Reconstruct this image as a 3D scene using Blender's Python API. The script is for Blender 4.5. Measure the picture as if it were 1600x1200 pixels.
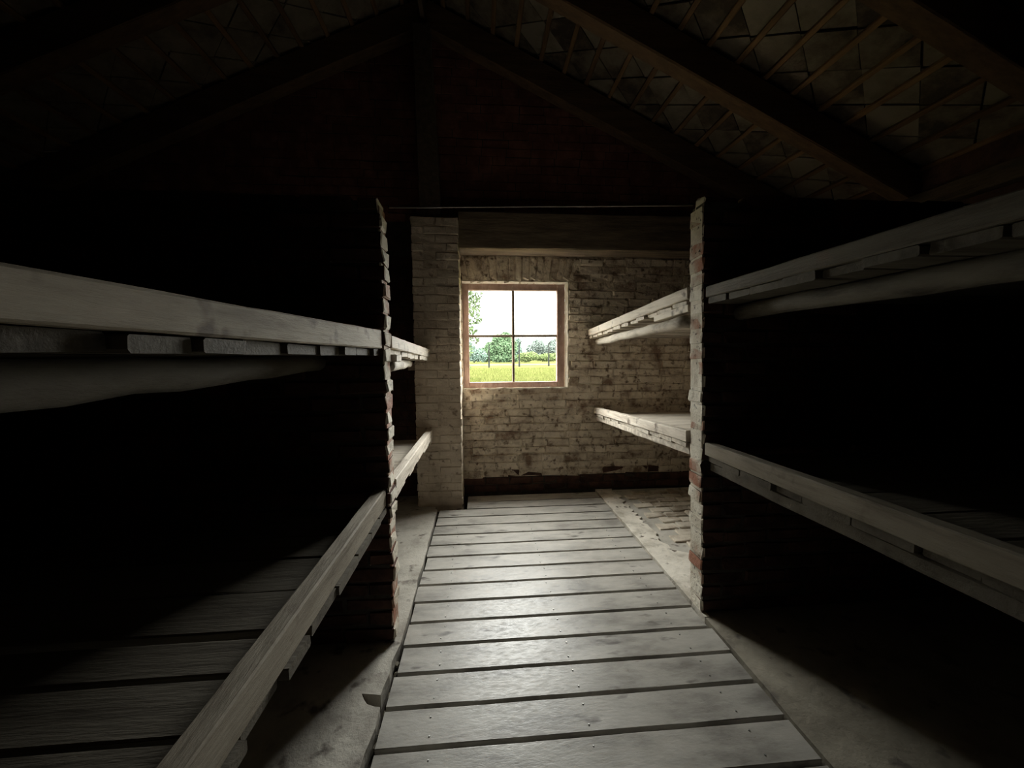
import bpy, bmesh, math, random
from mathutils import Vector, Matrix, noise

sc = bpy.context.scene
for o in list(bpy.data.objects):
    bpy.data.objects.remove(o)

# ------------------------------------------------------------------ camera
F = 600.0                                   # focal length in pixels of the 1600 px frame
PITCH = math.atan(44 / F)
YAW = math.atan(49 * math.cos(PITCH) / F)
ROLL = math.radians(0.4)
fw = Vector((math.sin(YAW) * math.cos(PITCH), math.cos(YAW) * math.cos(PITCH), -math.sin(PITCH)))
rt = Vector((math.cos(YAW), -math.sin(YAW), 0))
up = rt.cross(fw)
rt, up = rt * math.cos(ROLL) - up * math.sin(ROLL), up * math.cos(ROLL) + rt * math.sin(ROLL)
cam_d = bpy.data.cameras.new('camera')
cam_d.sensor_fit = 'HORIZONTAL'
cam_d.angle = 2 * math.atan(800 / F)
cam_d.clip_start = 0.02
cam_d.clip_end = 2000
cam = bpy.data.objects.new('camera', cam_d)
sc.collection.objects.link(cam)
m = Matrix.Identity(4)
for i in range(3):
    m[i][0], m[i][1], m[i][2] = rt[i], up[i], -fw[i]
m[2][3] = 1.5
cam.matrix_world = m
sc.camera = cam

# ------------------------------------------------------------------ sky, exposure
SKY = 62.0
world = bpy.data.worlds.new('overcast_sky')
sc.world = world
world.use_nodes = True
bg = world.node_tree.nodes['Background']
bg.inputs[0].default_value = (1.0, 0.985, 0.95, 1)
bg.inputs[1].default_value = SKY
vs = sc.view_settings
vs.view_transform = 'Standard'
vs.look = 'None'
vs.gamma = 1.0
vs.use_curve_mapping = False
vs.exposure = -0.55
# daylight portal: guides sampling of the sky through the one window, gives off no light itself
WY = 4.12                       # inner face of the gable wall with the window
pl = bpy.data.lights.new('window_portal', 'AREA')
pl.shape = 'RECTANGLE'
pl.size, pl.size_y = 1.12, 1.12
pl.cycles.is_portal = True
po = bpy.data.objects.new('window_portal', pl)
po.location = (0.37, WY + 0.17, 1.72)
po.rotation_euler = (math.radians(-90), 0, 0)
sc.collection.objects.link(po)
sc.cycles.max_bounces = 12
sc.cycles.diffuse_bounces = 7
sc.cycles.sample_clamp_direct = 4.0        # highlights clip before anti-aliasing, as on a sensor
sc.cycles.filter_width = 1.2
sc.cycles.transparent_max_bounces = 12

R = random.Random(7)
COL = sc.collection

# ------------------------------------------------------------------ materials
def mat(name, cols, scale=6.0, rough=0.85, bump=0.3, bscale=None, stretch=(1, 1, 1), rnd=0.0,
        detail=6.0, contrast=(0.35, 0.65), spec=0.3, world_pos=False, spots=None, bdist=0.01, rvar=0.0,
        spot_range=(0.56, 0.66)):
    """two or three colours mixed by a stretched noise, with bump, a random shift per object and dark spots"""
    m = bpy.data.materials.new(name)
    m.use_nodes = True
    nt = m.node_tree
    N, L = nt.nodes, nt.links
    b = N['Principled BSDF']
    b.inputs['Roughness'].default_value = rough
    b.inputs['Specular IOR Level'].default_value = spec
    mp = N.new('ShaderNodeMapping')
    mp.inputs['Scale'].default_value = stretch
    oi = N.new('ShaderNodeObjectInfo')
    if world_pos:
        src = N.new('ShaderNodeNewGeometry').outputs['Position']
        L.new(src, mp.inputs['Vector'])
    else:
        src = N.new('ShaderNodeTexCoord').outputs['Object']
        ml = N.new('ShaderNodeMath'); ml.operation = 'MULTIPLY'; ml.inputs[1].default_value = 37.0
        L.new(oi.outputs['Random'], ml.inputs[0])
        ad = N.new('ShaderNodeVectorMath'); ad.operation = 'ADD'
        L.new(src, ad.inputs[0]); L.new(ml.outputs[0], ad.inputs[1])
        L.new(ad.outputs[0], mp.inputs['Vector'])
        src = ad.outputs[0]
    n1 = N.new('ShaderNodeTexNoise')
    n1.inputs['Scale'].default_value = scale
    n1.inputs['Detail'].default_value = detail
    n1.inputs['Roughness'].default_value = 0.62
    L.new(mp.outputs[0], n1.inputs['Vector'])
    fac = n1.outputs['Fac']
    if rnd:
        mr = N.new('ShaderNodeMapRange')
        mr.inputs['To Min'].default_value = -rnd
        mr.inputs['To Max'].default_value = rnd
        L.new(oi.outputs['Random'], mr.inputs['Value'])
        a2 = N.new('ShaderNodeMath'); a2.operation = 'ADD'
        L.new(fac, a2.inputs[0]); L.new(mr.outputs[0], a2.inputs[1])
        fac = a2.outputs[0]
    cr = N.new('ShaderNodeValToRGB')
    cr.color_ramp.elements[0].position = contrast[0]
    cr.color_ramp.elements[1].position = contrast[1]
    cr.color_ramp.elements[0].color = (*cols[0], 1)
    cr.color_ramp.elements[1].color = (*cols[-1], 1)
    for k, c in enumerate(cols[1:-1]):
        e = cr.color_ramp.elements.new(contrast[0] + (contrast[1] - contrast[0]) * (k + 1) / (len(cols) - 1))
        e.color = (*c, 1)
    L.new(fac, cr.inputs[0])
    out = cr.outputs[0]
    if spots:
        n3 = N.new('ShaderNodeTexNoise')
        n3.inputs['Scale'].default_value = spots[1]
        n3.inputs['Detail'].default_value = 3
        L.new(mp.outputs[0] if len(spots) < 3 else src, n3.inputs['Vector'])
        r3 = N.new('ShaderNodeMapRange')
        r3.inputs['From Min'].default_value, r3.inputs['From Max'].default_value = spot_range
        L.new(n3.outputs['Fac'], r3.inputs['Value'])
        mx = N.new('ShaderNodeMix'); mx.data_type = 'RGBA'
        L.new(r3.outputs[0], mx.inputs['Factor'])
        L.new(out, mx.inputs['A'])
        mx.inputs['B'].default_value = (*spots[0], 1)
        out = mx.outputs['Result']
    L.new(out, b.inputs['Base Color'])
    n2 = N.new('ShaderNodeTexNoise')
    n2.inputs['Scale'].default_value = bscale or scale * 4
    n2.inputs['Detail'].default_value = 8
    n2.inputs['Roughness'].default_value = 0.65
    L.new(mp.outputs[0], n2.inputs['Vector'])
    bp = N.new('ShaderNodeBump')
    bp.inputs['Strength'].default_value = bump
    bp.inputs['Distance'].default_value = bdist
    L.new(n2.outputs['Fac'], bp.inputs['Height'])
    L.new(bp.outputs[0], b.inputs['Normal'])
    if rvar:
        rr = N.new('ShaderNodeMapRange')
        rr.inputs['From Min'].default_value = 0.3
        rr.inputs['From Max'].default_value = 0.7
        rr.inputs['To Min'].default_value = rough - rvar
        rr.inputs['To Max'].default_value = rough + rvar
        L.new(n2.outputs['Fac'], rr.inputs['Value'])
        L.new(rr.outputs[0], b.inputs['Roughness'])
    return m

M = {}
WW = (0.78, 0.69, 0.55)
M['wash_brick'] = mat('limewashed_brick', [(0.24, 0.16, 0.11), (0.62, 0.53, 0.41), WW], scale=7, rough=0.9, bump=0.9,
                      bscale=26, rnd=0.10, contrast=(0.30, 0.60), world_pos=True, bdist=0.014, spots=((0.20, 0.14, 0.09), 19), spot_range=(0.56, 0.70))
M['wash_pillar'] = mat('limewashed_pillar', [(0.38, 0.31, 0.23), (0.58, 0.49, 0.38), (0.68, 0.59, 0.47)], scale=4, rough=0.92, bump=0.8, bscale=22, rnd=0.03, contrast=(0.3, 0.62), world_pos=True, bdist=0.014, spots=((0.22, 0.16, 0.11), 17), spot_range=(0.62, 0.74))
M['wash_mortar'] = M['wash_brick']
M['pier_brick'] = mat('pier_brick', [(0.36, 0.17, 0.11), (0.56, 0.50, 0.40), (0.72, 0.67, 0.56)], scale=5, rough=0.9, bump=0.8,
                      bscale=30, rnd=0.16, contrast=(0.30, 0.62), world_pos=True, bdist=0.012, spots=((0.05, 0.04, 0.03), 38), spot_range=(0.62, 0.72))
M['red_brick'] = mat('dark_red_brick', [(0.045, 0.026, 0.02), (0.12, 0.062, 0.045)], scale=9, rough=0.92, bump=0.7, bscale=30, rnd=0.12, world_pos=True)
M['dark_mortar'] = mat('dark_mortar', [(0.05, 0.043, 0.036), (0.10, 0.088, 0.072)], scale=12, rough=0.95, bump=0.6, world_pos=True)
M['gable_brick'] = mat('gable_brick', [(0.17, 0.07, 0.05), (0.34, 0.16, 0.115)], scale=6, rough=0.92, bump=0.6, bscale=30, rnd=0.14, world_pos=True)
M['plaster'] = mat('lime_plaster', [(0.70, 0.64, 0.53), (0.85, 0.81, 0.72)], scale=14, rough=0.9, bump=0.8, bscale=45, world_pos=True)
M['walk'] = mat('worn_grey_board', [(0.22, 0.205, 0.18), (0.40, 0.378, 0.335), (0.50, 0.472, 0.42)], scale=4.0, rough=0.40, bump=0.30, bscale=30,
                stretch=(0.8, 2.2, 1), rnd=0.05, contrast=(0.30, 0.68), spec=0.50, spots=((0.12, 0.105, 0.09), 6.5), spot_range=(0.63, 0.72), rvar=0.16, bdist=0.004)
M['rail'] = mat('weathered_pale_timber', [(0.40, 0.34, 0.27), (0.66, 0.59, 0.49), (0.78, 0.71, 0.60)], scale=6, rough=0.75, bump=0.5, bscale=30,
                stretch=(3.0, 0.35, 3.0), rnd=0.04, contrast=(0.34, 0.64), spots=((0.17, 0.13, 0.095), 11, 1), spot_range=(0.61, 0.74))
M['deck'] = mat('bunk_plank_timber', [(0.34, 0.29, 0.23), (0.58, 0.52, 0.43), (0.70, 0.64, 0.54)], scale=6, rough=0.8, bump=0.4, bscale=24,
                stretch=(0.35, 3.0, 3.0), rnd=0.08, contrast=(0.30, 0.68))
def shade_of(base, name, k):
    """a darkened, browner copy: dimness of the near bays put into its colour"""
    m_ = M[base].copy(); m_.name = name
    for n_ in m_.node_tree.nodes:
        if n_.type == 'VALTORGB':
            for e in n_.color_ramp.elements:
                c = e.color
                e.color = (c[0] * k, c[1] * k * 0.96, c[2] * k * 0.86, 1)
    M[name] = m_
shade_of('rail', 'rail_brown_shaded', 0.20)  # browner board, with dimness of the near right bay also in its colour
shade_of('rail', 'rail_shaded', 0.40)  # lower near boards: loss of daylight towards the viewer painted in
shade_of('rail', 'rail_half_shaded', 0.60)  # upper left board: milder darkening stands in for fading light
shade_of('deck', 'deck_shaded', 0.20)  # near decks: shade painted in as a much darker plank colour
M['pole'] = mat('round_pole_timber', [(0.22, 0.18, 0.14), (0.50, 0.45, 0.37), (0.62, 0.57, 0.48)], scale=5, rough=0.8, bump=0.5, bscale=20,
                stretch=(2.0, 0.6, 2.0), contrast=(0.34, 0.66))
shade_of('pole', 'pole_shaded', 0.25)  # near poles carry the shade below the bunks in their colour
M['old_timber'] = mat('dark_roof_timber', [(0.07, 0.052, 0.036), (0.15, 0.11, 0.075)], scale=6, rough=0.85, bump=0.5, stretch=(3, 0.5, 3))
M['beam'] = mat('tie_beam_timber', [(0.10, 0.077, 0.052), (0.24, 0.185, 0.125)], scale=6, rough=0.85, bump=0.5, stretch=(0.4, 3, 3))
M['rafter'] = mat('rafter_timber', [(0.09, 0.055, 0.03), (0.17, 0.105, 0.055)], scale=6, rough=0.85, bump=0.4, stretch=(0.4, 3, 3))
M['batten'] = mat('batten_timber', [(0.12, 0.07, 0.034), (0.26, 0.155, 0.072)], scale=8, rough=0.85, bump=0.4, stretch=(3, 0.5, 3), rnd=0.15)
M['tile'] = mat('pale_roof_tile', [(0.06, 0.045, 0.031), (0.17, 0.14, 0.098), (0.24, 0.21, 0.155)], scale=5, rough=0.9, bump=0.5, rnd=0.16, contrast=(0.30, 0.66))
M['roof_deck'] = mat('black_roof_underlay', [(0.02, 0.017, 0.014), (0.035, 0.03, 0.025)], rough=0.95)
M['concrete'] = mat('worn_concrete', [(0.25, 0.225, 0.19), (0.45, 0.42, 0.36), (0.54, 0.505, 0.44)], scale=3.5, rough=0.8, bump=0.7, bscale=22,
                    contrast=(0.30, 0.68), world_pos=True, spots=((0.14, 0.12, 0.10), 9), spot_range=(0.60, 0.70), spec=0.35)
shade_of('concrete', 'concrete_dirty_shaded', 0.62)  # brown dirt, darkened further for the dim near floor
M['kerb'] = mat('pale_lime_kerb', [(0.40, 0.36, 0.29), (0.66, 0.61, 0.52), (0.76, 0.71, 0.61)], scale=5, rough=0.85, bump=0.9, bscale=24, world_pos=True,
                spots=((0.16, 0.13, 0.10), 14), spot_range=(0.62, 0.70))
M['floor_brick'] = mat('floor_brick', [(0.32, 0.26, 0.19), (0.58, 0.51, 0.41), (0.68, 0.62, 0.51)], scale=6, rough=0.9, bump=0.8, bscale=30, rnd=0.1, world_pos=True)
M['earth'] = mat('dark_earth', [(0.03, 0.025, 0.02), (0.06, 0.05, 0.04)], scale=10, rough=0.95, world_pos=True)
M['frame'] = mat('brown_painted_frame', [(0.30, 0.185, 0.145), (0.46, 0.315, 0.255)], scale=10, rough=0.6, bump=0.3, stretch=(2, 2, 1), world_pos=True,
                 spots=((0.46, 0.38, 0.30), 24), spot_range=(0.66, 0.72))
M['muntin'] = mat('muntin_paint', [(0.14, 0.10, 0.07), (0.22, 0.17, 0.12)], scale=10, rough=0.6, bump=0.2)
M['steel'] = mat('screw_steel', [(0.62, 0.62, 0.6), (0.72, 0.72, 0.7)], scale=10, rough=0.3, bump=0.05)
M['steel'].node_tree.nodes['Principled BSDF'].inputs['Metallic'].default_value = 0.9
M['iron'] = mat('iron_rod', [(0.30, 0.27, 0.24), (0.42, 0.39, 0.35)], scale=10, rough=0.5, bump=0.2)
M['iron'].node_tree.nodes['Principled BSDF'].inputs['Metallic'].default_value = 0.4
# outdoor materials: dark in themselves, very bright daylight falls on them
M['meadow'] = mat('meadow', [(0.0257, 0.0286, 0.0089), (0.0365, 0.0385, 0.0142)], scale=0.35, rough=1.0, bump=0.0, world_pos=True, spec=0.0)
M['grass'] = mat('grass_blade', [(0.036, 0.0432, 0.0112), (0.0612, 0.063, 0.0225)], scale=0.8, rough=1.0, bump=0.0, world_pos=True, spec=0.0)
M['path'] = mat('pale_track', [(0.03, 0.0305, 0.026), (0.036, 0.0365, 0.032)], scale=0.5, rough=1.0, bump=0.0, world_pos=True, spec=0.0)
def leafmat(n, a, b):
    M[n] = mat(n, [a, b], scale=1.2, rough=1.0, bump=0.0, world_pos=True, spec=0.0, contrast=(0.3, 0.7))
leafmat('leaf_green', (0.0248, 0.0465, 0.0232), (0.0527, 0.0744, 0.0418))
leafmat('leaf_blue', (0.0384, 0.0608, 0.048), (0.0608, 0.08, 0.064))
leafmat('leaf_hazed', (0.051, 0.0646, 0.0561), (0.0731, 0.085, 0.0748))  # distance haze put into the leaf colour
leafmat('leaf_birch', (0.015, 0.0255, 0.012), (0.039, 0.0525, 0.024))
leafmat('leaf_lime', (0.039, 0.054, 0.0203), (0.057, 0.069, 0.0315))
M['bark'] = mat('bark', [(0.004, 0.0035, 0.003), (0.008, 0.007, 0.006)], rough=1.0, bump=0.0, spec=0.0)
M['post'] = mat('fence_post_concrete', [(0.008, 0.0083, 0.0076), (0.011, 0.0114, 0.0105)], rough=1.0, bump=0.0, spec=0.0)
g = bpy.data.materials.new('window_glass')
g.use_nodes = True
nt = g.node_tree
nt.nodes.remove(nt.nodes['Principled BSDF'])
tr = nt.nodes.new('ShaderNodeBsdfTransparent'); tr.inputs[0].default_value = (0.97, 0.985, 0.98, 1)
gl = nt.nodes.new('ShaderNodeBsdfGlossy'); gl.inputs['Roughness'].default_value = 0.03
mxs = nt.nodes.new('ShaderNodeMixShader'); mxs.inputs[0].default_value = 0.04
nt.links.new(tr.outputs[0], mxs.inputs[1]); nt.links.new(gl.outputs[0], mxs.inputs[2])
nt.links.new(mxs.outputs[0], nt.nodes['Material Output'].inputs[0])
M['glass'] = g

# ------------------------------------------------------------------ helpers
def link(name, me, parent=None, loc=(0, 0, 0), mt=None):
    if mt is not None and not me.materials:
        me.materials.append(M[mt])
    o = bpy.data.objects.new(name, me)
    COL.objects.link(o)
    o.location = loc
    if parent is not None:
        o.parent = parent
    return o

def mesh(name, vs_, fs, mt, parent=None, smooth=False):
    """mesh object with its origin at its middle; vertices come in world coordinates"""
    lo = Vector([min(v[i] for v in vs_) for i in range(3)])
    hi = Vector([max(v[i] for v in vs_) for i in range(3)])
    c = (lo + hi) / 2
    me = bpy.data.meshes.new(name)
    me.from_pydata([tuple(Vector(v) - c) for v in vs_], [], fs)
    me.update()
    if smooth:
        me.polygons.foreach_set('use_smooth', [True] * len(me.polygons))
    pw = Vector((0, 0, 0))
    p = parent
    while p is not None:
        pw += p.location
        p = p.parent
    return link(name, me, parent, c - pw, mt)

def tag(o, label=None, cat=None, group=None, kind=None):
    for k, v in (('label', label), ('category', cat), ('group', group), ('kind', kind)):
        if v:
            o[k] = v
    return o

def empty(name, loc):
    e = bpy.data.objects.new(name, None)
    e.empty_display_size = 0.1
    COL.objects.link(e)
    e.location = loc
    return e

def loft(rings):
    n = len(rings[0])
    v = [p for r in rings for p in r]
    f = []
    for i in range(len(rings) - 1):
        for j in range(n):
            a, b = i * n + j, i * n + (j + 1) % n
            f.append((a, b, b + n, a + n))
    f.append(tuple(reversed(range(n))))
    f.append(tuple((len(rings) - 1) * n + j for j in range(n)))
    return v, f

def timber(p0, p1, w0, h0, w1=None, h1=None, seg=8, jit=0.002, ch=0.006, upv=(0, 0, 1), seed=0, bow=0.0):
    """chamfered board from p0 to p1 (centres of its ends), w across, h along upv, edges slightly worn"""
    w1 = w0 if w1 is None else w1
    h1 = h0 if h1 is None else h1
    p0, p1, upv = Vector(p0), Vector(p1), Vector(upv)
    d = (p1 - p0).normalized()
    s = d.cross(upv).normalized()
    u = s.cross(d).normalized()
    r = random.Random(seed)
    rings = []
    for i in range(seg + 1):
        t = i / seg
        c = p0.lerp(p1, t) + u * (bow * 4 * t * (1 - t))
        w, h = (w0 + (w1 - w0) * t) / 2, (h0 + (h1 - h0) * t) / 2
        k = min(ch, w * 0.4, h * 0.4)
        ring = []
        for (a, b) in ((-w + k, -h), (w - k, -h), (w, -h + k), (w, h - k), (w - k, h), (-w + k, h), (-w, h - k), (-w, -h + k)):
            ring.append(c + s * (a + r.uniform(-jit, jit)) + u * (b + r.uniform(-jit, jit)))
        rings.append(ring)
    return loft(rings)

def pole(p0, p1, r0, r1, seg=14, n=12, jit=0.004, seed=0):
    p0, p1 = Vector(p0), Vector(p1)
    d = (p1 - p0).normalized()
    a = d.orthogonal().normalized()
    b = d.cross(a)
    rg = random.Random(seed)
    rings = []
    for i in range(seg + 1):
        t = i / seg
        c = p0.lerp(p1, t) + a * rg.uniform(-jit, jit) * 1.2 + b * rg.uniform(-jit, jit) * 1.2
        rad = (r0 + (r1 - r0) * t) * (1 + rg.uniform(-0.06, 0.06))
        rings.append([c + (a * math.cos(2 * math.pi * j / n) + b * math.sin(2 * math.pi * j / n)) * (rad + rg.uniform(-jit, jit) * 0.3) for j in range(n)])
    return loft(rings)

def box(lo, hi):
    x0, y0, z0 = lo
    x1, y1, z1 = hi
    v = [(x0, y0, z0), (x1, y0, z0), (x1, y1, z0), (x0, y1, z0), (x0, y0, z1), (x1, y0, z1), (x1, y1, z1), (x0, y1, z1)]
    f = [(3, 2, 1, 0), (4, 5, 6, 7), (0, 1, 5, 4), (1, 2, 6, 5), (2, 3, 7, 6), (3, 0, 4, 7)]
    return v, f

def prism(pts, axis, a, b):
    """polygon extruded along axis ('y' or 'z') from a to b; pts are the other two coordinates"""
    n = len(pts)
    mk = (lambda p, t: (p[0], t, p[1])) if axis == 'y' else (lambda p, t: (p[0], p[1], t))
    v = [mk(p, a) for p in pts] + [mk(p, b) for p in pts]
    f = [tuple(range(n)), tuple(reversed(range(n, 2 * n)))]
    f += [(j, j + n, (j + 1) % n + n, (j + 1) % n) for j in range(n)]
    return v, f

def merge(parts):
    V, Fc = [], []
    for v, f in parts:
        k = len(V)
        V += [tuple(p) for p in v]
        Fc += [tuple(i + k for i in q) for q in f]
    return V, Fc

def fix_normals(o):
    bm = bmesh.new()
    bm.from_mesh(o.data)
    bmesh.ops.recalc_face_normals(bm, faces=bm.faces)
    bm.to_mesh(o.data)
    bm.free()

# unit bricks (1 x 1 x 1 about the origin) with chamfered, uneven edges, shared by all brickwork
UNIT = {}
def unit_bricks(mt, dims, n=6, jit=0.006, ch=0.008):
    key = (mt, dims)
    if key in UNIT:
        return UNIT[key]
    out = []
    for k in range(n):
        bm = bmesh.new()
        bmesh.ops.create_cube(bm, size=1.0)
        for v in bm.verts:
            v.co = Vector([v.co[i] * dims[i] for i in range(3)])
        bmesh.ops.bevel(bm, geom=list(bm.edges), offset=ch, segments=1, affect='EDGES', profile=0.5)
        r = random.Random(100 + k)
        for v in bm.verts:
            v.co += Vector((r.uniform(-jit, jit), r.uniform(-jit, jit), r.uniform(-jit, jit)))
        for v in bm.verts:
            v.co = Vector([v.co[i] / dims[i] for i in range(3)])
        me = bpy.data.meshes.new('brick')
        bm.to_mesh(me)
        bm.free()
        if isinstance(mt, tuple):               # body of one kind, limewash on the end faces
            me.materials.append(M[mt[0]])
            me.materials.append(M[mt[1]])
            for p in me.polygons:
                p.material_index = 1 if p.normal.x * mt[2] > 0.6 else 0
        else:
            me.materials.append(M[mt])
        out.append(me)
    UNIT[key] = out
    return out

def place_bricks(parent, specs, mt_default, dims, limit=300, name='brick', jit=0.006):
    """specs: (centre, size, rotation about x/y/z, material). The first `limit` become parts, the rest one stuff part"""
    pw = parent.location
    rest = {}
    for i, (c, s, rot, mt) in enumerate(specs):
        mt = mt or mt_default
        ub = unit_bricks(mt, dims, jit=jit)
        me = ub[R.randrange(len(ub))]
        if i < limit:
            o = bpy.data.objects.new(name, me)
            COL.objects.link(o)
            o.parent = parent
            o.location = Vector(c) - pw
            o.rotation_euler = rot
            o.scale = s
        else:
            rest.setdefault(mt, []).append((c, s, rot))
    for mt, lst in rest.items():
        parts = []
        for c, s, rot in lst:
            e = Matrix.Translation(c) @ (Matrix.Rotation(rot[2], 4, 'Z') @ Matrix.Rotation(rot[1], 4, 'Y') @ Matrix.Rotation(rot[0], 4, 'X')) @ Matrix.Diagonal((*s, 1))
            v, f = box((-.5, -.5, -.5), (.5, .5, .5))
            parts.append(([e @ Vector(p) for p in v], f))
        v, f = merge(parts)
        o = mesh('brickwork', v, f, mt, parent)
        tag(o, kind='stuff')

def j(a):
    return R.uniform(-a, a)

# ------------------------------------------------------------------ dimensions of the place
WT = 0.15                       # its thickness
XL, XR, YB = -4.70, 3.65, -2.9  # side walls, wall behind
RX, RA, RM = -0.50, 4.42, 0.462 # ridge, rafter underside  z = RA - RM*x on the right slope
def roofz(x, off=0.0):
    return RA - RM * RX - RM * abs(x - RX) + off
WX0, WX1, WZ0, WZ1 = -0.185, 0.945, 1.155, 2.285   # window opening at the wall face
BEAM_Z0, BEAM_Z1 = 2.545, 2.905

# ------------------------------------------------------------------ floor
fl = mesh('floor', *box((XL - .2, YB - .2, -0.30), (XR + .2, WY + .3, -0.075)), 'earth')
tag(fl, kind='structure')
def ragged(x, y0, y1, n, a, seed):
    r = random.Random(seed)
    return [(x + r.uniform(-a, a), y0 + (y1 - y0) * i / n) for i in range(n + 1)]
# left concrete slab with its broken edge and the missing chunk beside the boardwalk
edge = ragged(-0.452, YB, 1.50, 40, 0.010, 3)
edge += [(-0.447, 1.54), (-0.449, 1.585), (-0.475, 1.590), (-0.510, 1.605), (-0.530, 1.630), (-0.548, 1.660), (-0.500, 1.652), (-0.462, 1.645),
         (-0.458, 1.70), (-0.450, 1.76), (-0.455, 1.83), (-0.448, 1.88)]
edge += ragged(-0.438, 1.95, 3.72, 18, 0.006, 5) + [(-0.46, 3.74), (-0.46, WY)]
pts = [(XL, YB)] + edge + [(XL, WY)]
o = mesh('concrete_slab', *prism(pts, 'z', -0.09, 0.0), 'concrete', fl); fix_normals(o)
# pieces of rubble in the gap along the broken edge
for k in range(9):
    y = 1.20 + k * 0.085 + j(0.02)
    bm = bmesh.new(); bmesh.ops.create_icosphere(bm, subdivisions=1, radius=0.014)
    for v in bm.verts:
        v.co = Vector((v.co.x * 0.8, v.co.y * 1.5, v.co.z * 0.8)) * R.uniform(0.7, 1.2)
    me = bpy.data.meshes.new('rubble'); bm.to_mesh(me); bm.free()
    link('rubble', me, fl, Vector((-0.436 + j(0.004), y, -0.055)) - fl.location, 'concrete_dirty_shaded')
# right: pale kerb beside the walk, brick paving in the far bay, concrete in the near bay
e1 = ragged(1.262, 2.0, WY, 30, 0.004, 11)
e2 = list(reversed([(x, y) for x, y in ragged(1.45, 2.75, WY, 34, 0.03, 12)])) + [(1.52, 2.71), (1.60, 2.66), (1.66, 2.57), (1.80, 2.53), (1.95, 2.47), (2.25, 2.46), (2.26, 2.17), (1.29, 2.17), (1.29, 2.0)]
o = mesh('kerb', *prism(e1 + e2, 'z', -0.09, 0.002), 'kerb', fl); fix_normals(o)
o = mesh('concrete_slab', *prism(ragged(1.262, YB, 2.0, 40, 0.005, 13) + [(1.275, 2.10), (XR, 2.10), (XR, YB)], 'z', -0.09, -0.001), 'concrete_dirty_shaded', fl); fix_normals(o)
o = mesh('paving_bed', *box((1.27, 2.10, -0.09), (XR, WY, -0.013)), 'concrete', fl)
sp = []
y = 2.22
row = 0
while y < WY - 0.04:
    x = 1.33 + (0.10 if row % 2 else 0.0)
    while x < XR - 0.05:
        L_ = 0.185 + j(0.018)
        if x > 1.46 + 0.03 * math.sin(y * 9) and (y > 2.78 or x > 2.28 or (y > 2.6 and x > 1.82)):
            sp.append(((x + L_ / 2, y + j(0.006), -0.028 + j(0.0025)), (L_, 0.105 + j(0.006), 0.06), (j(0.012), j(0.012), j(0.05)), None))
        x += L_ + 0.016
    y += 0.118
    row += 1
sp.sort(key=lambda t: t[0][0])
place_bricks(fl, sp, 'floor_brick', (0.19, 0.105, 0.06))

# ------------------------------------------------------------------ walls
# gable wall: mortar bed behind the bricks, with the window opening
BK = WY + 0.010
off = 0.31
gab = [(XL, BEAM_Z1), (XR, BEAM_Z1), (XR, roofz(XR, off)), (RX, roofz(RX, off)), (XL, roofz(XL, off))]
BZ = 0.175
parts = [box((-0.63, BK, BZ), (WX0, WY + WT, BEAM_Z1)), box((WX1, BK, BZ), (XR, WY + WT, BEAM_Z1)),
         box((WX0, BK, BZ), (WX1, WY + WT, WZ0)), box((WX0, BK, WZ1), (WX1, WY + WT, BEAM_Z1))]
wf = mesh('wall_far', *merge(parts), 'wash_mortar')
tag(wf, kind='structure')
mesh('plinth_bed', *box((XL, BK + 0.012, -0.1), (XR, WY + WT, BZ)), 'dark_mortar', wf)
mesh('bay_bed', *box((XL, BK, BZ), (-0.63, WY + WT, BEAM_Z1)), 'dark_mortar', wf)  # bed and bricks left of the pillar: darkness of the bay put into colour
gg = mesh('gable_bed', *prism(gab, 'y', BK, WY + WT), 'dark_mortar', wf); fix_normals(gg)
CH = 0.0845
vis, low, hid, gbl = [], [], [], []
row = 0
z = 0.0
while z < 4.9:
    x = XL + (0.0 if row % 2 else -0.13)
    zc = z + CH / 2
    top_lim = RX + (roofz(RX, 0.22) - zc - 0.05) / RM
    lo_lim = RX - (roofz(RX, 0.22) - zc - 0.05) / RM
    cuts = []
    while x < XR:
        L_ = 0.25 + j(0.012) if R.random() > 0.16 else 0.122
        a, b = x, x + L_
        x = b + 0.012
        cuts.append((a, b))
    for a, b in cuts:
        segs = [(max(a, XL), min(b, XR))]
        if zc > WZ0 - 0.02 and zc < WZ1 + 0.25:
            # clip at the window opening and its flat arch
            w0, w1 = (WX0 - 0.01, WX1 + 0.012) if zc < WZ1 + 0.01 else (WX0 - 0.01, WX1 + 0.06)
            new = []
            for p, q in segs:
                if q <= w0 or p >= w1:
                    new.append((p, q))
                else:
                    if p < w0 - 0.04: new.append((p, w0))
                    if q > w1 + 0.04: new.append((w1, q))
            segs = new
        for p, q in segs:
            if q - p < 0.04:
                continue
            if z + CH > BEAM_Z0 + 0.02 and z < BEAM_Z1 - 0.05:
                continue
            if z > BEAM_Z1 - 0.06:
                p, q = max(p, lo_lim), min(q, top_lim)
                if q - p < 0.05:
                    continue
            g_ = z > BEAM_Z1 - 0.06
            base = z < 0.16 or (z < 0.18 and math.sin(p * 4.3 + 1) > 0.2)
            prot = j(0.007) - 0.002 + (0.014 if base else 0)
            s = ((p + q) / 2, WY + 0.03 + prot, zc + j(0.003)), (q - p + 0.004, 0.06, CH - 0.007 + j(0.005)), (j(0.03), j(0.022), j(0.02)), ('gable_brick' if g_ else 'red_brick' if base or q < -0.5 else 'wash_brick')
            if g_:
                (gbl if (-1.5 < p < 2.4 and z < 4.3) else hid).append(s)
            elif -0.25 < p < 2.35:
                vis.append(s)
            else:
                hid.append(s)
    z += CH
    row += 1
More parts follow.
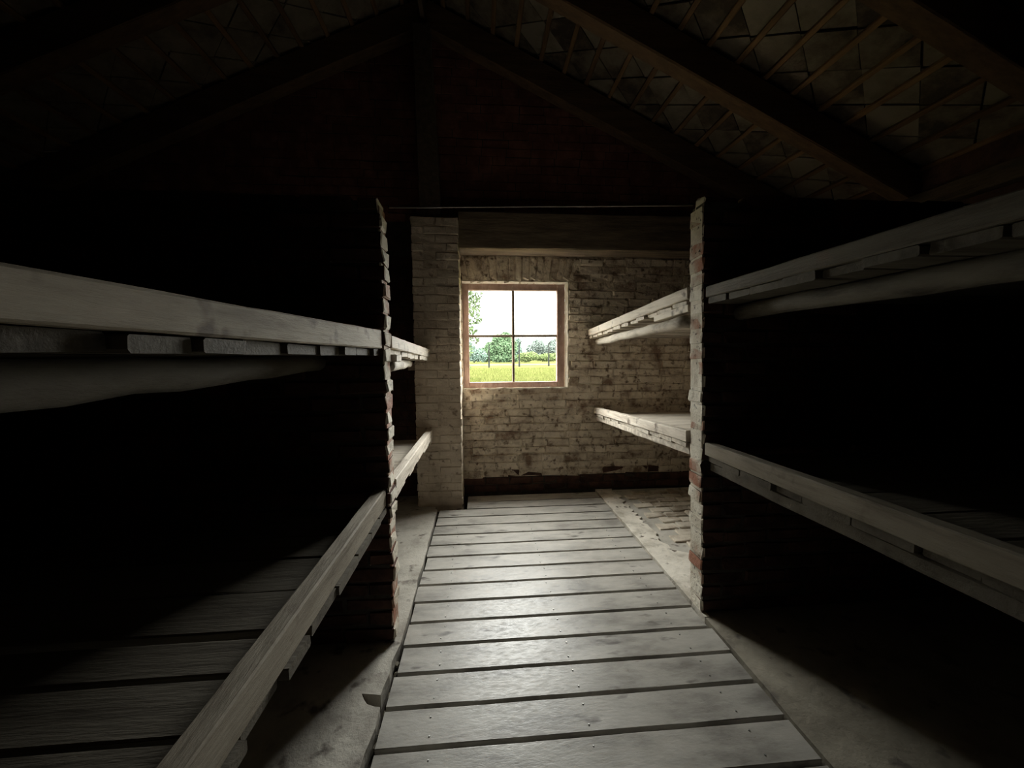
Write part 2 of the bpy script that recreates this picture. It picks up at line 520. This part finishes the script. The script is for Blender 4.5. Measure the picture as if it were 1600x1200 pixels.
# flat arch of bricks on end over the window, leaning to both sides
x = WX0 + 0.005
k = 0
while x < WX1 + 0.04:
    w = 0.07 + j(0.012)
    t = (x - (WX0 + WX1) / 2) / (WX1 - WX0)
    vis.insert(0, ((x + w / 2 + t * 0.06, WY + 0.03 + j(0.005), (WZ1 + BEAM_Z0) / 2 + 0.003), (w - 0.010, 0.06, BEAM_Z0 - WZ1 - 0.012), (0, t * 0.45, 0), 'wash_brick'))
    x += w
place_bricks(wf, vis + gbl + hid, 'wash_brick', (0.25, 0.06, 0.072), jit=0.010)

# side walls and the wall behind
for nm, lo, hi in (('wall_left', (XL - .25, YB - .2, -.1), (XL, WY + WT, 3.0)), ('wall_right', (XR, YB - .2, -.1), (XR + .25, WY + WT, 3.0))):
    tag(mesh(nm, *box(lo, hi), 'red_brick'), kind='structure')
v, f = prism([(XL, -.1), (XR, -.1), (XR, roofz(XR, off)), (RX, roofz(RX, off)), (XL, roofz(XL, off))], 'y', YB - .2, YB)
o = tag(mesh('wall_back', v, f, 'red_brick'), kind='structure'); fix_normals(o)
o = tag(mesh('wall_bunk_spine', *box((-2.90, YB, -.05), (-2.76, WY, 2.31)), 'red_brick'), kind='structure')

# brick partitions between the bunk bays, one half-brick thick
def partition(name, xend, xfar, y0, y1, ztop, lean, sgn, limit):
    w = empty(name, ((xend + xfar) / 2, (y0 + y1) / 2, 0))
    tag(w, kind='structure')
    e0 = xend + sgn * 0.018
    pts = [(e0, -0.08), (e0 + lean * ztop, ztop - 0.04), (xfar, ztop - 0.04), (xfar, -0.08)]
    o = mesh('mortar_bed', *prism(pts, 'y', y0 + 0.008, y1 - 0.008), 'dark_mortar', w); fix_normals(o)
    e1_ = xend + sgn * 0.008
    q = [(e1_, -0.08), (e1_ + lean * ztop, ztop - 0.06), (e1_ + lean * ztop + sgn * 0.05, ztop - 0.06), (e1_ + sgn * 0.05, -0.08)]
    o = mesh('end_render', *prism(q, 'y', y0 + 0.012, y1 - 0.004), 'pier_brick', w); fix_normals(o)
    ch = 0.0815
    specs = []
    n = int(ztop / ch)
    for r_ in range(n + 1):
        z0 = r_ * ch
        if z0 + ch > ztop + 0.05:
            break
        x = xend + lean * z0 + j(0.009)
        first = True
        half = r_ % 2
        while (xfar - x) * sgn > 0.05:
            L_ = 0.12 if (first and half) else 0.25 + j(0.01)
            L_ = min(L_, abs(xfar - x))
            mt = None
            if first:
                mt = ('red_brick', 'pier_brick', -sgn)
            top = r_ >= n - 1 and first
            specs.append(((x + sgn * L_ / 2, (y0 + y1) / 2 + j(0.004), z0 + ch / 2 + j(0.003)),
                          (L_ * (0.8 if top else 1), (y1 - y0) * (1 + j(0.04)) * (0.6 if top and r_ == n else 1), ch - 0.014 + j(0.006)),
                          (j(0.03) + (0.25 if top and r_ == n else 0), j(0.04) if first else j(0.012), j(0.04) if first else j(0.01)), mt))
            x += sgn * (L_ + 0.012)
            first = False
    specs.sort(key=lambda t: abs(t[0][0] - xend))
    place_bricks(w, specs, 'red_brick', (0.25, 0.12, 0.07), limit)
    return w
partition('wall_left_partition', -0.468, -2.76, 1.975, 2.10, 2.30, -0.004, -1, 300)
partition('wall_right_partition', 1.262, XR, 2.035, 2.165, 2.36, -0.028, 1, 300)
for nm, a, b, zt in (('wall_left_rear_partition', -2.76, -0.55, 2.30), ('wall_right_rear_partition', 1.27, XR, 2.36)):
    tag(mesh(nm, *box((a, -0.20, -.05), (b, -0.07, zt)), 'red_brick'), kind='structure')

# ------------------------------------------------------------------ roof
ang = math.atan(RM)
ca = math.cos(ang)
RH = 0.235                                   # rafter depth
zo = RH / ca                                 # battens lie on the rafters
SL = Vector((ca, 0, -math.sin(ang)))         # down the right slope
NR = Vector((math.sin(ang), 0, ca))
top0 = Vector((RX, 0, roofz(RX)))
def rp(u, y, n=0.0):                         # point on the right slope: u down the slope, n above rafter underside
    return top0 + SL * u + NR * n + Vector((0, y, 0))
def lp(u, y, n=0.0):
    p = rp(u, y, n)
    return Vector((2 * RX - p.x, p.y, p.z))
UL = (XR + 0.25 - RX) / ca
dk = []
for fn in (rp, lp):
    a0, a1 = YB - .2, WY + WT
    ul = UL if fn is rp else (RX - XL + 0.25) / ca
    q = [fn(-0.17, a0, RH + .062), fn(ul, a0, RH + .062), fn(ul, a1, RH + .062), fn(-0.17, a1, RH + .062)]
    q2 = [p + Vector((0, 0, 0.10)) for p in q]
    dk.append((q + q2, [(0, 1, 2, 3), (7, 6, 5, 4), (0, 4, 5, 1), (1, 5, 6, 2), (2, 6, 7, 3), (3, 7, 4, 0)]))
ceil = mesh('ceiling', *merge(dk), 'roof_deck')
tag(ceil, kind='structure'); fix_normals(ceil)
for k, y in enumerate((4.02, 3.06, 2.05, 1.05, 0.05, -0.95, -1.95)):
    for fn in (rp, lp):
        ul = UL - 0.05 if fn is rp else (RX - XL + 0.2) / ca
        up_ = NR if fn is rp else Vector((-NR.x, 0, NR.z))
        v, f = timber(fn(-0.05, y, RH / 2), fn(ul, y, RH / 2), 0.13, RH, upv=up_, seg=6, ch=0.008, jit=0.003, seed=k)
        mesh('rafter', v, f, 'rafter', ceil)
mesh('ridge_board', *box((RX - .02, YB, roofz(RX) + 0.02), (RX + .02, WY, roofz(RX) + 0.24)), 'old_timber', ceil)
BS = 0.256
u = 0.10
k = 0
while u < UL - 0.05:
    for fn in (rp, lp):
        if fn is lp and u > (RX - XL) / ca:
            continue
        up_ = NR if fn is rp else Vector((-NR.x, 0, NR.z))
        v, f = timber(fn(u + j(0.008), YB, RH + 0.016), fn(u + j(0.008), WY, RH + 0.016), 0.042, 0.030, upv=up_, seg=4, ch=0.004, seed=50 + k)
        mesh('batten', v, f, 'batten', ceil)
    u += BS
    k += 1
# diamond tiles: the seams run at about 36 degrees to the slope
DU, DY = 0.512, 0.378
def tile_verts(fn, u, y, tilt):
    g_ = 0.007
    hu, hy = DU / 2 - g_, DY / 2 - g_ * 0.7
    n0 = RH + 0.035
    ring = [(-hu, 0), (0, hy), (hu, 0), (0, -hy)]
    b = [fn(u + a, y + c, n0 + tilt * a) for a, c in ring]
    t = [fn(u + a, y + c, n0 + tilt * a + 0.012) for a, c in ring]
    return b + t, [(0, 1, 2, 3), (7, 6, 5, 4), (0, 4, 5, 1), (1, 5, 6, 2), (2, 6, 7, 3), (3, 7, 4, 0)]
n_t = 0
rest = []
for fn in (rp, lp):
    i = 0
    u = 0.05
    while u < (UL - 0.1 if fn is rp else (RX - XL) / ca):
        y = WY - (DY / 2 if i % 2 else 0.0) + 0.02
        while y > YB:
            v, f = tile_verts(fn, u + j(0.006), y + j(0.006), 0.02 + j(0.012))
            if fn is rp and y > 1.3 and n_t < 290:
                o = mesh('roof_tile', v, f, 'tile', ceil); fix_normals(o)
                n_t += 1
            else:
                rest.append((v, f))
            y -= DY
        u += DU / 2
        i += 1
o = mesh('roof_tiling', *merge(rest), 'tile', ceil); fix_normals(o)
tag(o, kind='stuff')

# wall plate on the right wall, tie beam over the window, post on the pillar
o = mesh('wall_plate', *timber((XR - 0.02, YB, 2.72), (XR - 0.02, WY, 2.72), 0.16, 0.14, seg=10, seed=2), 'old_timber')
tag(o, 'long timber wall plate on top of the dark right wall', 'beam')
o = mesh('tie_beam', *timber((-0.195, 3.985, (BEAM_Z0 + BEAM_Z1) / 2), (XR - 0.01, 3.985, (BEAM_Z0 + BEAM_Z1) / 2), 0.27, BEAM_Z1 - BEAM_Z0, seg=12, ch=0.012, jit=0.003, seed=3), 'beam')
tag(o, 'thick horizontal timber beam across the wall above the window', 'beam')
o = mesh('roof_post', *timber((-0.465, 3.95, 2.83), (-0.515, 3.95, 4.60), 0.20, 0.20, 0.16, 0.16, upv=(0, 1, 0), seg=6, seed=4), 'old_timber')
tag(o, 'dark vertical roof post standing on the brick pillar', 'post')

# ------------------------------------------------------------------ brick pillar beside the window
pil = empty('brick_pillar', (-0.42, 3.96, 0.0))
tag(pil, 'square limewashed brick pillar left of the window', 'pillar')
PX0, PX1, PY0, PZ = -0.640, -0.196, 3.795, 2.82
o = mesh('mortar_bed', *box((PX0 + .008, PY0 + .005, -0.06), (PX1 - .006, WY + .010, PZ)), 'wash_pillar', pil)
sp = []
r_ = 0
z = 0.0
ch = 0.0805
while z + ch < PZ + 0.05:
    if r_ % 2 == 0:
        xs = [(PX0, PX0 + .220), (PX0 + .223, PX1)]
        ys = [(PY0 + 0.0, PY0 + .12), (PY0 + .13, WY)]
    else:
        xs = [(PX0, PX0 + .109), (PX0 + .112, PX0 + .332), (PX0 + .335, PX1)]
        ys = [(PY0, PY0 + .218), (PY0 + .228, WY)]
    for i, (a, b) in enumerate(xs):
        dep = 0.10
        if i == len(xs) - 1:
            dep = ys[0][1] - ys[0][0]
        sp.append((((a + b) / 2 + j(.003), PY0 + dep / 2 + j(.004), z + ch / 2), (b - a, dep, ch - .003 + j(.002)), (j(.008), j(.008), j(.008)), None))
    a, b = ys[1]
    sp.append(((PX1 - .055 + j(.003), (a + b) / 2, z + ch / 2), (.11, b - a, ch - .003 + j(.002)), (j(.006), j(.008), j(.006)), None))
    z += ch
    r_ += 1
place_bricks(pil, sp, 'wash_pillar', (0.22, 0.121, 0.077))

# ------------------------------------------------------------------ window
win = empty('window_1', (0.36, WY + 0.10, WZ0))
tag(win, kind='structure')
FY0, FY1 = WY + 0.055, WY + 0.115
GX0, GX1, GZ0, GZ1 = -0.120, 0.838, 1.215, 2.203
OX0, OX1, OZ0, OZ1 = -0.195, 0.922, 1.150, 2.270
def fr(nm, lo, hi, mt='frame'):
    c = [(lo[i] + hi[i]) / 2 for i in range(3)]
    d = [hi[i] - lo[i] for i in range(3)]
    if d[2] > d[0]:
        v, f = timber((c[0], c[1], lo[2]), (c[0], c[1], hi[2]), d[0], d[1], upv=(0, 1, 0), seg=3, ch=0.004, jit=0.001)
    else:
        v, f = timber((lo[0], c[1], c[2]), (hi[0], c[1], c[2]), d[1], d[2], seg=3, ch=0.004, jit=0.001)
    return mesh(nm, v, f, mt, win)
fr('window_frame', (OX0, FY0, OZ0), (GX0, FY1, OZ1))
fr('window_frame', (GX1, FY0, OZ0), (OX1, FY1, OZ1))
fr('window_frame', (GX0, FY0, OZ0), (GX1, FY1, GZ0))
fr('window_frame', (GX0, FY0, GZ1), (GX1, FY1, OZ1))
MX, MZ = 0.359, 1.716
fr('muntin', (MX - .013, FY0 + .012, GZ0), (MX + .013, FY1 - .012, GZ1), 'muntin')
fr('muntin', (GX0, FY0 + .014, MZ - .013), (MX - .013, FY1 - .014, MZ + .013), 'muntin')
fr('muntin', (MX + .013, FY0 + .014, MZ - .013), (GX1, FY1 - .014, MZ + .013), 'muntin')
for a, b in ((GX0, MX), (MX, GX1)):
    for c, d in ((GZ0, MZ), (MZ, GZ1)):
        mesh('window_pane', *box((a, FY0 + .030, c), (b, FY0 + .033, d)), 'glass', win)
# uneven plaster reveal around the opening
def reveal(p_in, p_out, n, nm='plaster_reveal'):
    r = random.Random(len(nm) + int(p_in[0][0] * 50) + int(p_in[1][2] * 90))
    a0, a1 = Vector(p_in[0]), Vector(p_in[1])
    b0, b1 = Vector(p_out[0]), Vector(p_out[1])
    mid = Vector((0.38, 0, 1.72))
    rings = []
    for i in range(n + 1):
        t = i / n
        a, b = a0.lerp(a1, t), b0.lerp(b1, t)
        d = (b - mid); d.y = 0; d.normalize()
        b = b + d * r.uniform(-0.005, 0.007) + Vector((0, r.uniform(-.006, .003), 0))
        a = a + d * r.uniform(-0.002, 0.003)
        rings.append([a, b, b + d * 0.024 + Vector((0, .012, 0)), b + d * 0.024 + Vector((0, .05, 0)), a + d * 0.03])
    v, f = loft(rings)
    o = mesh(nm, v, f, 'plaster', win); fix_normals(o)
IX0, IX1, IZ0, IZ1 = OX0 + .004, OX1 - .002, OZ0 + .006, OZ1 - .002
WF = WY + 0.004
reveal([(IX1, FY0, IZ0), (IX1, FY0, IZ1)], [(WX1, WF, WZ0), (WX1, WF, WZ1)], 26)
reveal([(IX0, FY0, IZ1), (IX1, FY0, IZ1)], [(WX0, WF, WZ1), (WX1, WF, WZ1)], 26)
reveal([(IX0, FY0, IZ0), (IX1, FY0, IZ0)], [(WX0, WF, WZ0), (WX1, WF, WZ0)], 26)

# ------------------------------------------------------------------ boardwalk
bw = empty('boardwalk', (0.415, 1.5, 0.0))
tag(bw, 'long boardwalk of worn grey cross planks leading to the window', 'boardwalk')
PITCH_P = 0.1776
for kx in (-0.22, 0.42, 1.05):
    mesh('joist', *timber((kx, -1.2, -0.055), (kx, 3.98, -0.055), 0.07, 0.05, seg=4), 'old_timber', bw)
for k in range(-1, 27):
    y1 = 3.877 - PITCH_P * k - 0.008
    y0 = y1 - PITCH_P + 0.0205
    x0 = -0.418 + j(0.006) if k >= 0 else -0.150
    if k == 0:
        x0 = -0.150
    if k == -1:
        y1 = 4.045
        y0 = 3.877 + 0.008
    x1 = 1.244 + j(0.006)
    if k == 10:
        x1 = 1.232
    sk = -0.008
    v, f = timber((x0, (y0 + y1) / 2, -0.015), (x1, (y0 + y1) / 2 + sk * 0.5, -0.015), y1 - y0, 0.03, seg=8, ch=0.002, jit=0.001, seed=900 + k)
    p = mesh('plank', v, f, 'walk', bw)
    if y1 > 0.9:
        for sx in (-0.22, 0.42, 1.05):
            for sy in (0.03, 0.12):
                bm = bmesh.new()
                bmesh.ops.create_cone(bm, cap_ends=True, segments=8, radius1=0.0045, radius2=0.003, depth=0.003)
                me = bpy.data.meshes.new('screw'); bm.to_mesh(me); bm.free()
                pos = Vector((sx + j(0.01), y0 + sy + j(0.004), 0.0015))
                if pos.x > x0 + .01:
                    link('screw', me, p, pos - bw.location - p.location, 'steel')

# ------------------------------------------------------------------ bunks
def bunk(label, sgn, y0, y1, rail_a, rail_b, back, joints=None, pole_=None, bearer=None, seed=0, pth=0.034, thick=0.055, block=None, tuck=(0.004, 0.03), mr='rail', md='deck', mp='pole'):
    """rail_a / rail_b: (x of the front face, z bottom, z top) of the edge board at y0 and y1"""
    rg = random.Random(seed)
    b = empty('bunk', ((rail_a[0] + back) / 2, (y0 + y1) / 2, (rail_a[1] + rail_b[1]) / 2))
    tag(b, label, 'bunk')
    def fx(y): return rail_a[0] + (rail_b[0] - rail_a[0]) * (y - y0) / (y1 - y0)
    def fz(y): return rail_a[1] + (rail_b[1] - rail_a[1]) * (y - y0) / (y1 - y0)
    off = sgn * thick / 2
    v, f = timber((rail_a[0] + off, y0, (rail_a[1] + rail_a[2]) / 2), (rail_b[0] + off, y1, (rail_b[1] + rail_b[2]) / 2),
                  thick, rail_a[2] - rail_a[1], thick, rail_b[2] - rail_b[1], seg=18, jit=0.0013, ch=0.005, seed=seed)
    mesh('edge_board', v, f, mr, b)
    if joints is None:
        joints, y = [], y0 + 0.02
        while y < y1 - 0.06:
            w = rg.uniform(0.13, 0.20)
            joints.append((y, min(y + w, y1 - 0.005)))
            y += w + rg.choice((0.004, 0.008, 0.014, 0.02))
    for k, (a, c) in enumerate(joints):
        ym = (a + c) / 2
        xf = fx(ym) + sgn * rg.uniform(*tuck)
        z = fz(ym) - pth / 2 - 0.001
        v, f = timber((xf, ym, z), (back, ym + rg.uniform(-.004, .004), z), c - a, pth * rg.uniform(0.85, 1.0), seg=8, jit=0.0018, ch=0.004, seed=seed * 31 + k)
        mesh('plank', v, f, md, b)
    if pole_:
        p0, p1, r0, r1 = pole_
        mesh('bearer_pole', *pole(p0, p1, r0, r1, seed=seed), mp, b, smooth=True)
    if bearer:
        dx, h, w = bearer
        zz = pth + h / 2 + 0.002
        v, f = timber((rail_a[0] + sgn * dx, y0, rail_a[1] - zz), (rail_b[0] + sgn * dx, y1, rail_b[1] - zz), w, h, seg=12, ch=0.008, jit=0.003, seed=seed + 5)
        mesh('bearer_board', v, f, md, b)
    xb = back - sgn * 0.12
    v, f = timber((xb, y0, rail_a[1] - pth - .045), (xb, y1, rail_b[1] - pth - .045), 0.08, 0.08, seg=4, seed=seed + 6)
    mesh('rear_bearer', v, f, md, b)
    if block:
        mesh('packing_block', *timber(*block, seg=3, ch=0.004), 'rail', b)
    return b

E0 = -0.055
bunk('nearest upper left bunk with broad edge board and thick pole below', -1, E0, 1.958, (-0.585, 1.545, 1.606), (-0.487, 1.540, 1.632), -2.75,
     pole_=((-0.82, E0, 1.440), (-0.80, 1.955, 1.474), 0.050, 0.042), seed=11, mr='rail_half_shaded', md='deck_shaded', mp='pole_shaded')
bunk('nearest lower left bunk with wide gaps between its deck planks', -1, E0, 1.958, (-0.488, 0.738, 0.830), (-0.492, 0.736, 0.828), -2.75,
     joints=[(-0.05, 0.12), (0.135, 0.29), (0.30, 0.44), (0.45, 0.60), (0.612, 0.765), (0.777, 0.918), (0.933, 1.054), (1.084, 1.27), (1.273, 1.476), (1.482, 1.66), (1.666, 1.82), (1.826, 1.950)], seed=12, tuck=(-0.012, 0.014), mr='rail_shaded', md='deck_shaded')
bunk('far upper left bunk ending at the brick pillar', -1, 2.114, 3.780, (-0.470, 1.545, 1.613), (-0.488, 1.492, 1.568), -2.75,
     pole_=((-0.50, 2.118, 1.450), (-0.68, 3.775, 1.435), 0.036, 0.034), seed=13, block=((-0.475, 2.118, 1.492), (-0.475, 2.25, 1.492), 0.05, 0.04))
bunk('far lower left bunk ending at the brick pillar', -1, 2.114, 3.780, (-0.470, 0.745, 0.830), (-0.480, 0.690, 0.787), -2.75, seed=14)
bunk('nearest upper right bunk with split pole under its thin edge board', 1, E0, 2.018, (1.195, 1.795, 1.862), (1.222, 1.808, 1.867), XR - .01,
     pole_=((1.42, E0, 1.728), (1.42, 2.015, 1.728), 0.047, 0.040), seed=15, mr='rail_brown_shaded', md='deck_shaded', mp='pole_shaded')
bunk('nearest lower right bunk with knotted edge board', 1, E0, 2.018, (1.225, 0.962, 1.052), (1.243, 0.938, 1.010), XR - .01, bearer=(0.06, 0.055, 0.05), seed=16, mr='rail_shaded', md='deck_shaded')
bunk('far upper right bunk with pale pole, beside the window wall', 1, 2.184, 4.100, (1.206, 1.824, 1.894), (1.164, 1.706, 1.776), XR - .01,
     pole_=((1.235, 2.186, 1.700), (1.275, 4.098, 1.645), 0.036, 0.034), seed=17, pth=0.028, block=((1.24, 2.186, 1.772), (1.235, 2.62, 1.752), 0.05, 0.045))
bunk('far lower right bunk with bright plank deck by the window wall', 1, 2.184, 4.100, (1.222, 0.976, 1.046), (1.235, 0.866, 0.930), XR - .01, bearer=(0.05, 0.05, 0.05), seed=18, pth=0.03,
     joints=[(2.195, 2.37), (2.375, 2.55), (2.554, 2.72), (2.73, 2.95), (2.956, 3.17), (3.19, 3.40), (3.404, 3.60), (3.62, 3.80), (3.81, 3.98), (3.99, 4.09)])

# iron tie rod between the tops of the two partitions
o = mesh('tie_rod', *pole((-0.45, 2.04, 2.250), (1.18, 2.10, 2.322), 0.0042, 0.0042, seg=8, n=8, jit=0.0005), 'iron', smooth=True)
tag(o, 'thin iron rod stretched between the tops of the two brick partitions', 'rod')

# ------------------------------------------------------------------ outdoors, seen through the window
gv, gf = [], []
nx, ny = 30, 40
for iy in range(ny + 1):
    y = WY + 0.5 + (260 - WY) * (iy / ny) ** 1.8
    for ix in range(nx + 1):
        x = -90 + 190 * ix / nx
        gv.append((x, y, 0.02 * noise.noise((x * .2, y * .2, 0)) - 0.02))
for iy in range(ny):
    for ix in range(nx):
        a = iy * (nx + 1) + ix
        gf.append((a, a + 1, a + nx + 2, a + nx + 1))
fld = mesh('meadow', gv, gf, 'meadow')
tag(fld, kind='structure')
o = mesh('meadow_track', *box((-60, 61, -0.05), (80, 68, 0.03)), 'path')
tag(o, kind='structure')
bv, bf = [], []
rg = random.Random(5)
for k in range(26000):
    y = 16 + 30 * rg.random() ** 1.3
    x = rg.uniform(-0.10 * y - 1.5, 0.26 * y + 2)
    h = rg.uniform(0.08, 0.24)
    w = rg.uniform(0.012, 0.03)
    dx, dy = rg.uniform(-.08, .08), rg.uniform(-.08, .08)
    a = rg.uniform(0, 3.14)
    n0 = len(bv)
    bv += [(x - w * math.cos(a), y - w * math.sin(a), -0.02), (x + w * math.cos(a), y + w * math.sin(a), -0.02), (x + dx, y + dy, h)]
    bf.append((n0, n0 + 1, n0 + 2))
o = mesh('grass', bv, bf, 'grass')
tag(o, 'tall yellow green meadow grass outside the window', 'grass', kind='stuff')

def px_at(px, Y):
    """x of a thing standing at distance Y that the window shows at pixel column px (near the horizon)"""
    d = fw + rt * ((px - 800) / F) - up * ((556 - 600) / F)
    return d.x * Y / d.y

def tree(name, label, px, Y, blobs, leaf, n, size, trunk=(0.12, 2.0), group=None, x=None, z0=0.0):
    """blobs: (dx, dz, rx, rz) ellipsoids relative to the foot"""
    x = px_at(px, Y) if x is None else x
    t = empty(name, (x, Y, z0))
    tag(t, label, 'tree' if 'tree' in name else name, group)
    rg = random.Random(int(px * 7 + Y))
    v, f = pole((x, Y, -0.1), (x + 0.1, Y, trunk[1]), trunk[0], trunk[0] * 0.5, seg=5, n=8, jit=0.02, seed=int(px))
    mesh('trunk', v, f, 'bark', t)
    vv, ff = [], []
    tot = sum(b[2] * b[3] for b in blobs)
    for dx, dz, rx, rz in blobs:
        for _ in range(int(n * rx * rz / tot)):
            while True:
                p = Vector((rg.uniform(-1, 1), rg.uniform(-1, 1), rg.uniform(-1, 1)))
                if 0.15 < p.length < 1:
                    break
            p = p * (0.75 + 0.25 * rg.random())
            c = Vector((x + dx + p.x * rx, Y + p.y * rx * 0.8, z0 + dz + p.z * rz))
            if c.z < 0.02:
                continue
            a = Vector((rg.uniform(-1, 1), rg.uniform(-1, 1), rg.uniform(-1, 1))).normalized()
            b = a.orthogonal().normalized()
            s = size * rg.uniform(0.6, 1.3)
            k = len(vv)
            vv += [c - a * s, c + b * s * 0.55, c + a * s, c - b * s * 0.55]
            ff.append((k, k + 1, k + 2, k + 3))
    o = mesh('foliage', vv, ff, leaf, t)
    tag(o, kind='stuff')
    return t

tree('tree', 'large rounded green tree behind the fence, tallest one through the window', 787, 92,
     [(0, 3.2, 3.0, 2.6), (-1.2, 4.9, 1.9, 1.8), (0.6, 6.0, 1.6, 1.3), (1.8, 3.6, 1.7, 2.2), (-2.4, 2.6, 1.7, 1.7), (-0.5, 1.0, 3.2, 1.2), (2.0, 0.9, 2.0, 1.1)], 'leaf_green', 11000, 0.28, (0.25, 4.5))
tree('bush', 'blue green bush behind the fence at the left edge of the window', 741, 86, [(0, 1.9, 2.6, 1.9), (-1.5, 3.2, 1.9, 2.0), (1.3, 1.4, 1.8, 1.3)], 'leaf_blue', 5000, 0.24, (0.1, 1.5))
tree('tree', 'mid green tree between the blue green bush and the tall rounded tree', 760, 98, [(0, 1.9, 2.6, 2.0), (1.2, 3.7, 1.8, 1.5)], 'leaf_green', 5000, 0.26, (0.15, 2.5))
tree('tree', 'slim blue green tree just right of the window bar', 808, 100, [(0, 2.6, 1.4, 2.4), (0.2, 4.8, 1.0, 1.4)], 'leaf_blue', 3500, 0.26, (0.12, 3.0))
tree('bush', 'low light green bush right of the middle fence post', 822, 88, [(0, 1.2, 2.2, 1.2), (1.4, 1.4, 1.5, 1.1)], 'leaf_lime', 4500, 0.22, (0.08, 0.9))
tree('tree', 'pale hazy tree left of the right fence post', 840, 135, [(0, 5.0, 2.8, 2.6), (-2.0, 3.6, 2.4, 2.2), (1.8, 3.6, 2.4, 2.2)], 'leaf_hazed', 6000, 0.32, (0.2, 3.5))
tree('tree', 'pale hazy tree at the right edge of the window', 864, 130, [(0, 4.2, 3.0, 2.8), (1.5, 6.0, 1.8, 1.6)], 'leaf_hazed', 5000, 0.32, (0.2, 3.5))
tree('bush', 'low pale green bush below the right hazy tree', 856, 100, [(0, 1.0, 3.0, 1.2), (2.0, 1.2, 2.0, 1.1), (-2.4, 1.0, 1.6, 0.9)], 'leaf_lime', 4500, 0.22, (0.08, 0.8))
tree('hedge', 'long pale hedge along the far horizon behind the trees', 800, 210, [(dx, 1.6 + 0.5 * math.sin(dx), 6.0, 2.4) for dx in range(-36, 50, 6)], 'leaf_hazed', 12000, 0.5, (0.1, 1.0))
tree('birch_tree', 'leafy birch close outside, overhanging the left pane', 600, 15,
     [(0.9, 2.2, 1.2, 1.1), (1.6, 3.0, 1.5, 1.3), (0.3, 3.9, 2.3, 1.6), (1.6, 5.0, 1.5, 1.5), (-0.6, 5.6, 2.4, 1.9), (0.9, 7.0, 2.0, 1.6),
      (3.25, 2.6, 0.38, 0.55), (3.32, 3.5, 0.42, 0.6), (3.2, 4.4, 0.45, 0.6), (3.1, 1.75, 0.32, 0.4), (2.9, 1.1, 0.4, 0.4),
      (3.58, 2.95, 0.16, 0.25), (3.62, 3.75, 0.18, 0.28), (3.5, 2.15, 0.16, 0.2)], 'leaf_birch', 15000, 0.075, (0.12, 6.0))
for px, Y, h, lb in ((764, 50.0, 3.35, 'tall fence post seen through the lower left pane'),
                     (811.3, 53.0, 3.75, 'tall curved fence post nearest the middle window bar'),
                     (857.4, 55.0, 3.80, 'tall fence post near the right edge of the window')):
    x = px_at(px, Y)
    rings = []
    for i in range(13):
        t = i / 12
        bend = 0.0 if t < 0.8 else ((t - 0.8) / 0.2) ** 2 * 0.45
        c = Vector((x + bend, Y, h * t - (0.12 * ((t - 0.8) / 0.2) ** 2 if t > 0.8 else 0) - 0.05))
        w = 0.10 - 0.035 * t
        rings.append([c + Vector((a * w, b * w, 0)) for a, b in ((-1, -1), (1, -1), (1, 1), (-1, 1))])
    o = mesh('fence_post', *loft(rings), 'post')
    tag(o, lb, 'post', 'fence posts in the meadow')
